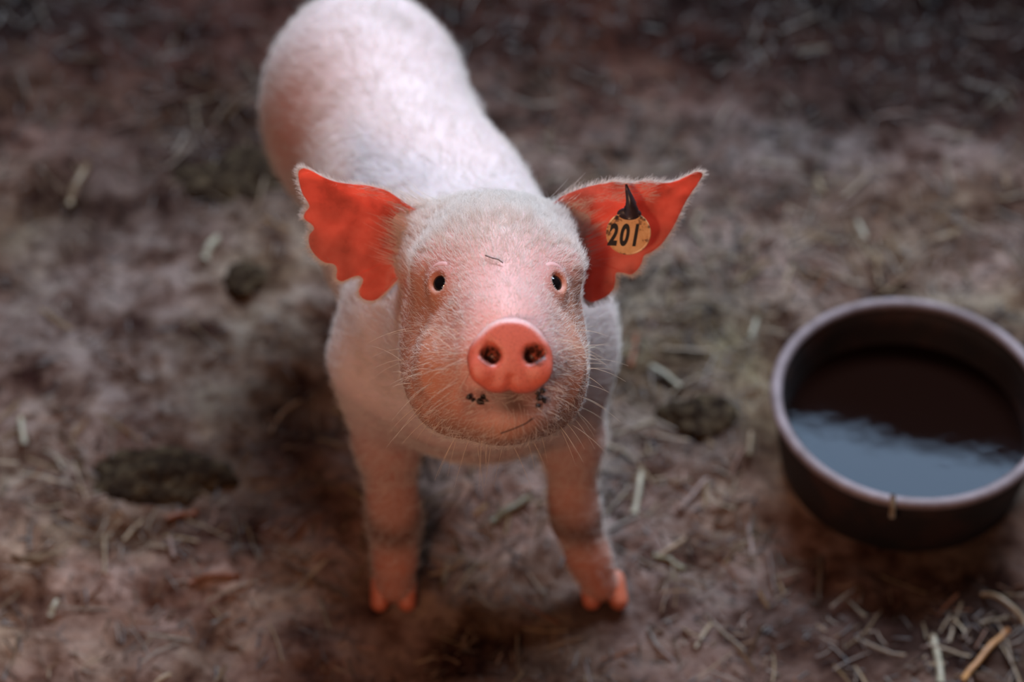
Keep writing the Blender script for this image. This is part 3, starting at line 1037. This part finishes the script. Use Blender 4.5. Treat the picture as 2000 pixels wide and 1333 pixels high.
tv = np.stack([-0.0156 + tv[:, 0] * 0.0235, -0.0100 + tv[:, 1] * 0.0178, 0.0010 + np.clip(tv[:, 2], -0.0002, 0.0002)], 1)
part('number', [tg(*v) for v in tv], tfc, M_print, parent=tagob, smooth=False)
pts = [tg(0.0010, 0.0150, -0.003), tg(0.0012, 0.0190, 0.000), tg(0.0010, 0.0235, 0.0015), tg(-0.0002, 0.028, 0.002), tg(-0.0018, 0.0325, 0.001), tg(-0.0032, 0.0375, -0.001)]
V, F = tube(pts, [0.0062, 0.0056, 0.0042, 0.0030, 0.0020, 0.0008], 14)
po_ = part('tag_pin', V, F, M_pin, parent=tagob)
tag(po_, 'dark pointed pin of the tag')
V, F = lathe([(0.0, -0.001), (0.0085, -0.001), (0.0092, 0.0004), (0.008, 0.0016), (0.0, 0.0022)], 28)
part('tag_collar', [tg(v[0] * 1.0, 0.0150 + v[1] * 0.55, v[2] - 0.0005) for v in V], F, M_pin, parent=tagob)


# ------------------------------------------------------------------ crumbs and stalks lying on the piglet
def crumb(name, seed, n, spread, size, at_, lab):
    rg = np.random.default_rng(seed)
    pv = []
    for i in range(n):
        o3 = rg.normal(0, 1, 3) * np.array(spread)
        r3 = rg.uniform(0.5, 1.2, 3) * size
        pv.append(Ell(o3, r3, 0.0008))
    ax0 = np.arange(-0.012, 0.0121, 0.0006)
    V, F = surface_nets(sdf_grid(pv, ax0, ax0, ax0), ax0, ax0, ax0)
    V = V + 0.0004 * RNG.normal(0, 1, V.shape)
    ob = mesh_obj(name, np.stack([HM.T @ v for v in V]), F, M_dirt)
    ob.location = tuple(at_)
    tag(ob, lab, 'mud crumb')
    return ob


def face_point(r, u, lift=0.0):
    f = np.linspace(0.0, -0.2, 500)
    L = np.stack([hw(r, u, q) for q in f])
    k = int(np.argmax(sdf_points(pr, L) < 0))
    return L[k] + lift * HF


crumb('mud_crumb', 3, 9, (0.0034, 0.0020, 0.001), 0.0017, face_point(-0.0175, -0.0300, 0.0012), 'wet black mud crumbs stuck at the mouth corner on the side of the untagged ear')
crumb('mud_crumb', 8, 7, (0.0020, 0.0028, 0.001), 0.0020, face_point(0.0225, -0.0280, 0.0012), 'wet black mud crumbs stuck at the mouth corner on the side of the tagged ear')


def stalk(name, pts, rad, mat, lab, cat, colour=None, seg=7):
    pts = np.asarray(pts, float)
    V, F = tube(pts, np.broadcast_to(rad, len(pts)), seg)
    c = pts.mean(0)
    ob = mesh_obj(name, V - c, F, mat, cols=None if colour is None else np.tile(np.array(colour), (len(V), 1)))
    ob.location = tuple(c)
    tag(ob, lab, cat)
    return ob


tw = [face_point(-0.0125, 0.0715, 0.003), face_point(-0.0080, 0.0695, 0.0042), face_point(-0.0038, 0.0685, 0.0042), face_point(-0.0005, 0.0660, 0.0035)]
stalk('twig', tw, 0.00042, M_twig, 'tiny brown twig caught in the bristles of the pig forehead', 'twig', seg=6)
tw = [face_point(-0.005, -0.0535, 0.003), face_point(0.004, -0.0500, 0.004), face_point(0.012, -0.0465, 0.004), face_point(0.0165, -0.0430, 0.004)]
stalk('twig', tw, 0.00042, M_twig, 'thin dark stalk stuck under the pig chin', 'twig', seg=6)

# ------------------------------------------------------------------ feed bowl and its water
bowl = empty('feed_bowl', (BOWL[0], BOWL[1], 0))
tag(bowl, 'round black rubber feed bowl with a worn grey rim standing in the mud', 'bowl')
RB = 0.1252
V, F = lathe([(0.0, 0.0), (0.104, 0.0), (0.109, 0.004), (0.114, 0.03), (0.1185, 0.062), (0.1195, 0.082), (0.1165, 0.084), (0.1115, 0.066), (0.106, 0.035), (0.100, 0.014), (0.0, 0.012)], 128)
mesh_obj('bowl_body', V, F, M_pan, bowl)
prof = []
for i in range(17):
    a = 2 * math.pi * i / 16
    prof.append((RB - 0.0054 + 0.0054 * math.cos(a), 0.0850 + 0.0050 * math.sin(a)))
V, F = lathe(prof, 128)
rimo = mesh_obj('rim', V, F, M_rim, bowl)
tag(rimo, 'pale grey worn rolled rim')
nr, na = 34, 96
V, F = [], []
for i in range(nr + 1):
    for j in range(na):
        a = 2 * math.pi * j / na
        r = 0.1075 * i / nr
        x, y = r * math.cos(a), r * math.sin(a)
        V.append((x, y, 0.0))
for i in range(nr):
    for j in range(na):
        j2 = (j + 1) % na
        F.append((i * na + j, i * na + j2, (i + 1) * na + j2, (i + 1) * na + j))
wt = mesh_obj('bowl_water', V, F, M_water)
wt.location = (BOWL[0], BOWL[1], 0.044)
tag(wt, 'shallow murky water in the black feed bowl reflecting pale blue daylight', 'water')

# ------------------------------------------------------------------ straw
PALE, TAN, OLIVE, RUST, PINK = (0.34, 0.30, 0.21), (0.24, 0.17, 0.10), (0.16, 0.14, 0.08), (0.22, 0.07, 0.025), (0.21, 0.13, 0.10)


def gh(x, y): return float(ground_h(np.array([x]), np.array([y]))[0])


def straw(p, q, rad, colour, lab, lift=0.004, tip=0.0, arch=0.0, cat='straw'):
    p, q = np.array(p, float), np.array(q, float)
    pts = []
    for t in np.linspace(0, 1, 7):
        xy = p + (q - p) * t
        n = np.array([-(q - p)[1], (q - p)[0]])
        xy = xy + n * 0.016 * math.sin(t * 3.1 + p[0] * 50)
        pts.append((xy[0], xy[1], gh(*xy) + lift + tip * t + arch * math.sin(math.pi * t)))
    pts = np.array(pts)
    # a flattened hollow stalk: tube squashed in height
    V, F = tube(pts, np.full(len(pts), rad), 8)
    c = pts.mean(0)
    V = V - c
    ob = mesh_obj('straw_piece', V, F, M_straw, cols=np.tile(np.array(colour), (len(V), 1)) * RNG.uniform(0.85, 1.12, (len(V), 1)))
    ob.location = tuple(c)
    tag(ob, lab, cat, 'straw pieces strewn over the mud')
    return ob


S_ = [
    ((0.1186, 1.420), (0.1095, 1.369), 0.0032, PALE, 'short bright pale straw piece just outside the foreleg on the bowl side'),
    ((0.1310, 1.544), (0.1590, 1.523), 0.0031, PALE, 'pale beige straw piece lying alone between pig and bowl'),
    ((0.2400, 1.624), (0.2295, 1.592), 0.0029, PALE, 'pale straw piece beside the far side of the bowl rim'),
    ((0.1200, 1.592), (0.1120, 1.544), 0.0026, RUST, 'rust orange stalk lying close beside the pig shoulder'),
    ((0.2220, 1.464), (0.2160, 1.432), 0.0027, TAN, 'tan straw piece leaning against the near side of the bowl'),
    ((0.2130, 1.364), (0.2110, 1.314), 0.0028, PINK, 'pinkish tan stalk lying in the mud in front of the bowl'),
    ((-0.0190, 1.362), (0.0170, 1.386), 0.0034, OLIVE, 'olive straw stalk lying slanted between the two forelegs'),
    ((-0.0560, 1.325), (-0.0610, 1.290), 0.0026, TAN, 'tan straw piece standing out between the hooves beside the redder hoof'),
    ((-0.4010, 1.258), (-0.3960, 1.271), 0.0028, PALE, 'small pale straw bit near the bottom left corner'),
    ((-0.4600, 1.489), (-0.4520, 1.460), 0.0030, PALE, 'pale straw piece at the far left edge of the mud'),
    ((-0.3040, 1.688), (-0.2940, 1.722), 0.0040, PALE, 'pale blunt straw piece by a dark hole left of the notched ear'),
    ((-0.3120, 1.370), (-0.2850, 1.383), 0.0030, RUST, 'orange brown straw piece left of the redder hoof'),
    ((-0.3060, 1.345), (-0.3000, 1.322), 0.0026, PINK, 'short greyish stalk below the orange brown straw piece'),
    ((-0.2840, 1.293), (-0.2390, 1.299), 0.0026, RUST, 'long reddish brown stalk lying level at lower left'),
    ((-0.4330, 1.822), (-0.4500, 1.775), 0.0036, TAN, 'faint tan stalk slanting at middle left behind the blunt pale piece'),
    ((0.3640, 1.236), (0.3610, 1.180), 0.0034, PALE, 'pale stout stalk rising from the bottom edge below the bowl'),
    ((0.4280, 1.242), (0.3820, 1.185), 0.0028, (0.42, 0.20, 0.07), 'orange stalk slanting across the bottom right corner'),
    ((0.4120, 1.282), (0.4450, 1.250), 0.0024, TAN, 'curved tan stalk arching over the mud near the bottom right corner'),
    ((0.1520, 1.305), (0.1250, 1.322), 0.0026, OLIVE, 'olive stalk lying flat right of the hoof on the bowl side'),
    ((0.1780, 1.410), (0.1520, 1.372), 0.0026, PINK, 'pinkish grey stalk halfway between foreleg and bowl'),
    ((0.3150, 1.830), (0.3180, 1.800), 0.0032, TAN, 'small tan straw bit in the blue wet mud behind the bowl'),
    ((0.3500, 1.760), (0.3560, 1.735), 0.0032, PALE, 'pale straw bit just behind the bowl rim'),
]
for a_, b_, r_, c_, l_ in S_:
    straw(a_, b_, r_, c_, l_, arch=0.012 if 'arch' in l_ else 0.0, tip=0.004 if 'slant' in l_ or 'lean' in l_ else 0.0)
stalk('straw_piece', [(0.3265, 1.3170, 0.0935), (0.3262, 1.3115, 0.0920), (0.3260, 1.3070, 0.0860), (0.3260, 1.3050, 0.0790)], 0.0024, M_straw, 'tan straw bit hanging over the near rim of the bowl', 'straw', TAN)

# dung clods trodden into the mud
M_dung, nt, p = new_mat('straw_dung')
nt.links.new(ramp(nt, noise(nt, 70, 6, 0.7), [(0.34, (0.010, 0.005, 0.003)), (0.5, (0.036, 0.023, 0.013)), (0.68, (0.11, 0.08, 0.045))]), p.inputs['Base Color'])
p.inputs['Roughness'].default_value = 0.8
p.inputs['Specular IOR Level'].default_value = 0.08
bump(nt, p, noise(nt, 160, 5, 0.7), 0.8, 0.004)


def clod(x, y, rx, ry, hgt, seed, lab):
    rg = np.random.default_rng(seed)
    pv = []
    for i in range(16):
        a, r_ = rg.uniform(0, 2 * math.pi), math.sqrt(rg.random()) * 0.85
        r3 = rg.uniform(0.22, 0.48)
        pv.append(Ell((rx * r_ * math.cos(a), ry * r_ * math.sin(a), 0.001), (rx * r3, ry * r3 * 1.1, hgt * rg.uniform(0.7, 1.25) * (1.1 - 0.6 * r_)), 0.008))
    ax0, ay0, az0 = np.arange(-rx * 1.6, rx * 1.6, 0.002), np.arange(-ry * 1.7, ry * 1.7, 0.002), np.arange(-0.012, hgt * 1.9, 0.002)
    D = sdf_grid(pv, ax0, ay0, az0)
    D = np.maximum(D, (-az0 - 0.008)[None, None, :])
    V, F = surface_nets(D, ax0, ay0, az0)
    V = V + 0.0040 * np.stack([fbm(V[:, 0] * 75 + seed, V[:, 1] * 75 + i * 7 + V[:, 2] * 70, 3) for i in range(3)], 1)
    ob = mesh_obj('dung_clod', V, F, M_dung)
    ob.location = (x, y, gh(x, y) + 0.002)
    tag(ob, lab, 'dung', 'dung clods trodden into the mud')


clod(-0.318, 1.425, 0.072, 0.032, 0.017, 21, 'long olive dung clod full of straw at lower left')
clod(0.176, 1.487, 0.034, 0.024, 0.014, 22, 'small dark dung clod close beside the bowl on the pig side')
clod(-0.293, 1.822, 0.060, 0.042, 0.020, 23, 'large dark dung clod behind the notched ear left of the rump')
clod(-0.262, 1.662, 0.020, 0.018, 0.010, 24, 'little round dung clod lying next to the blunt pale straw piece')

# litter nobody could count: flat blades in clumps
def litter(name, n, lmin, lmax, wid, cols, dens, lab, lift):
    x, y = [], []
    while len(x) < n:
        px, py = RNG.uniform(-0.75, 0.75, 20000), RNG.uniform(1.08, 2.35, 20000)
        d = dens(px, py)
        ok = (RNG.random(20000) < d) & (flat_mask(px, py) > 0.95)
        x += px[ok].tolist(); y += py[ok].tolist()
    x, y = np.array(x[:n]), np.array(y[:n])
    th_ = RNG.uniform(0, 2 * np.pi, n)
    L = RNG.uniform(lmin, lmax, n)
    t = np.linspace(-0.5, 0.5, 5)
    curv = RNG.normal(0, 0.13, n)
    dx, dy = np.cos(th_), np.sin(th_)
    X = x[:, None] + L[:, None] * (dx[:, None] * t - dy[:, None] * curv[:, None] * (t * t - 0.1))
    Y = y[:, None] + L[:, None] * (dy[:, None] * t + dx[:, None] * curv[:, None] * (t * t - 0.1))
    Z = ground_h(X, Y)
    Zs = Z.max(1, keepdims=True) * 0.5 + Z * 0.5
    Z = np.maximum(Z, Zs) + lift * RNG.uniform(0.3, 1.6, n)[:, None] + (t[None, :] * RNG.normal(0, 0.20, n)[:, None] * L[:, None])
    Wd = (wid * RNG.uniform(0.5, 1.4, n))[:, None]
    nxx, nyy = -dy[:, None] * Wd, dx[:, None] * Wd
    tilt = RNG.normal(0, 0.5, n)[:, None] * Wd
    A_ = np.stack([X - nxx, Y - nyy, Z - tilt], -1)
    M_ = np.stack([X, Y, Z + Wd * 0.5], -1)
    C_ = np.stack([X + nxx, Y + nyy, Z + tilt], -1)
    V = np.stack([A_, M_, C_], 2).reshape(-1, 3)
    bs = (np.arange(n) * 15)[:, None, None]
    i = np.arange(4)[None, :, None] * 3
    k = np.arange(2)[None, None, :]
    a = (bs + i + k).ravel()
    F = np.stack([a, a + 1, a + 4, a + 3], 1)
    c = np.array([0.80, 0.66, 0.52]) * np.array(cols)[RNG.integers(0, len(cols), n)] * RNG.uniform(0.6, 1.25, (n, 1)) * (1 - 0.65 * sm(1.72, 2.10, y))[:, None]  # blades also carry the painted light falloff toward the back
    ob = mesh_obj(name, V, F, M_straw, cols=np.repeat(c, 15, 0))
    tag(ob, lab, 'litter', kind='stuff')
    return ob


def dens_straw(x, y):
    d = 0.10 + 0.5 * np.clip(fbm(x * 7 + 3, y * 7 + 60, 3), 0, 1)
    d = d + 0.7 * blob(x, y, 0.22, 1.72, 0.22, 0.10) + 0.45 * blob(x, y, 0.14, 1.58, 0.12, 0.14) + 0.55 * blob(x, y, -0.37, 1.40, 0.12, 0.07)
    d = d + 0.5 * blob(x, y, -0.02, 1.36, 0.10, 0.10) + 0.45 * blob(x, y, 0.18, 1.32, 0.10, 0.12) + 0.6 * blob(x, y, 0.42, 1.21, 0.07, 0.06)
    d = d - 0.5 * blob(x, y, -0.36, 1.62, 0.16, 0.12)
    return np.clip(d, 0.02, 1)


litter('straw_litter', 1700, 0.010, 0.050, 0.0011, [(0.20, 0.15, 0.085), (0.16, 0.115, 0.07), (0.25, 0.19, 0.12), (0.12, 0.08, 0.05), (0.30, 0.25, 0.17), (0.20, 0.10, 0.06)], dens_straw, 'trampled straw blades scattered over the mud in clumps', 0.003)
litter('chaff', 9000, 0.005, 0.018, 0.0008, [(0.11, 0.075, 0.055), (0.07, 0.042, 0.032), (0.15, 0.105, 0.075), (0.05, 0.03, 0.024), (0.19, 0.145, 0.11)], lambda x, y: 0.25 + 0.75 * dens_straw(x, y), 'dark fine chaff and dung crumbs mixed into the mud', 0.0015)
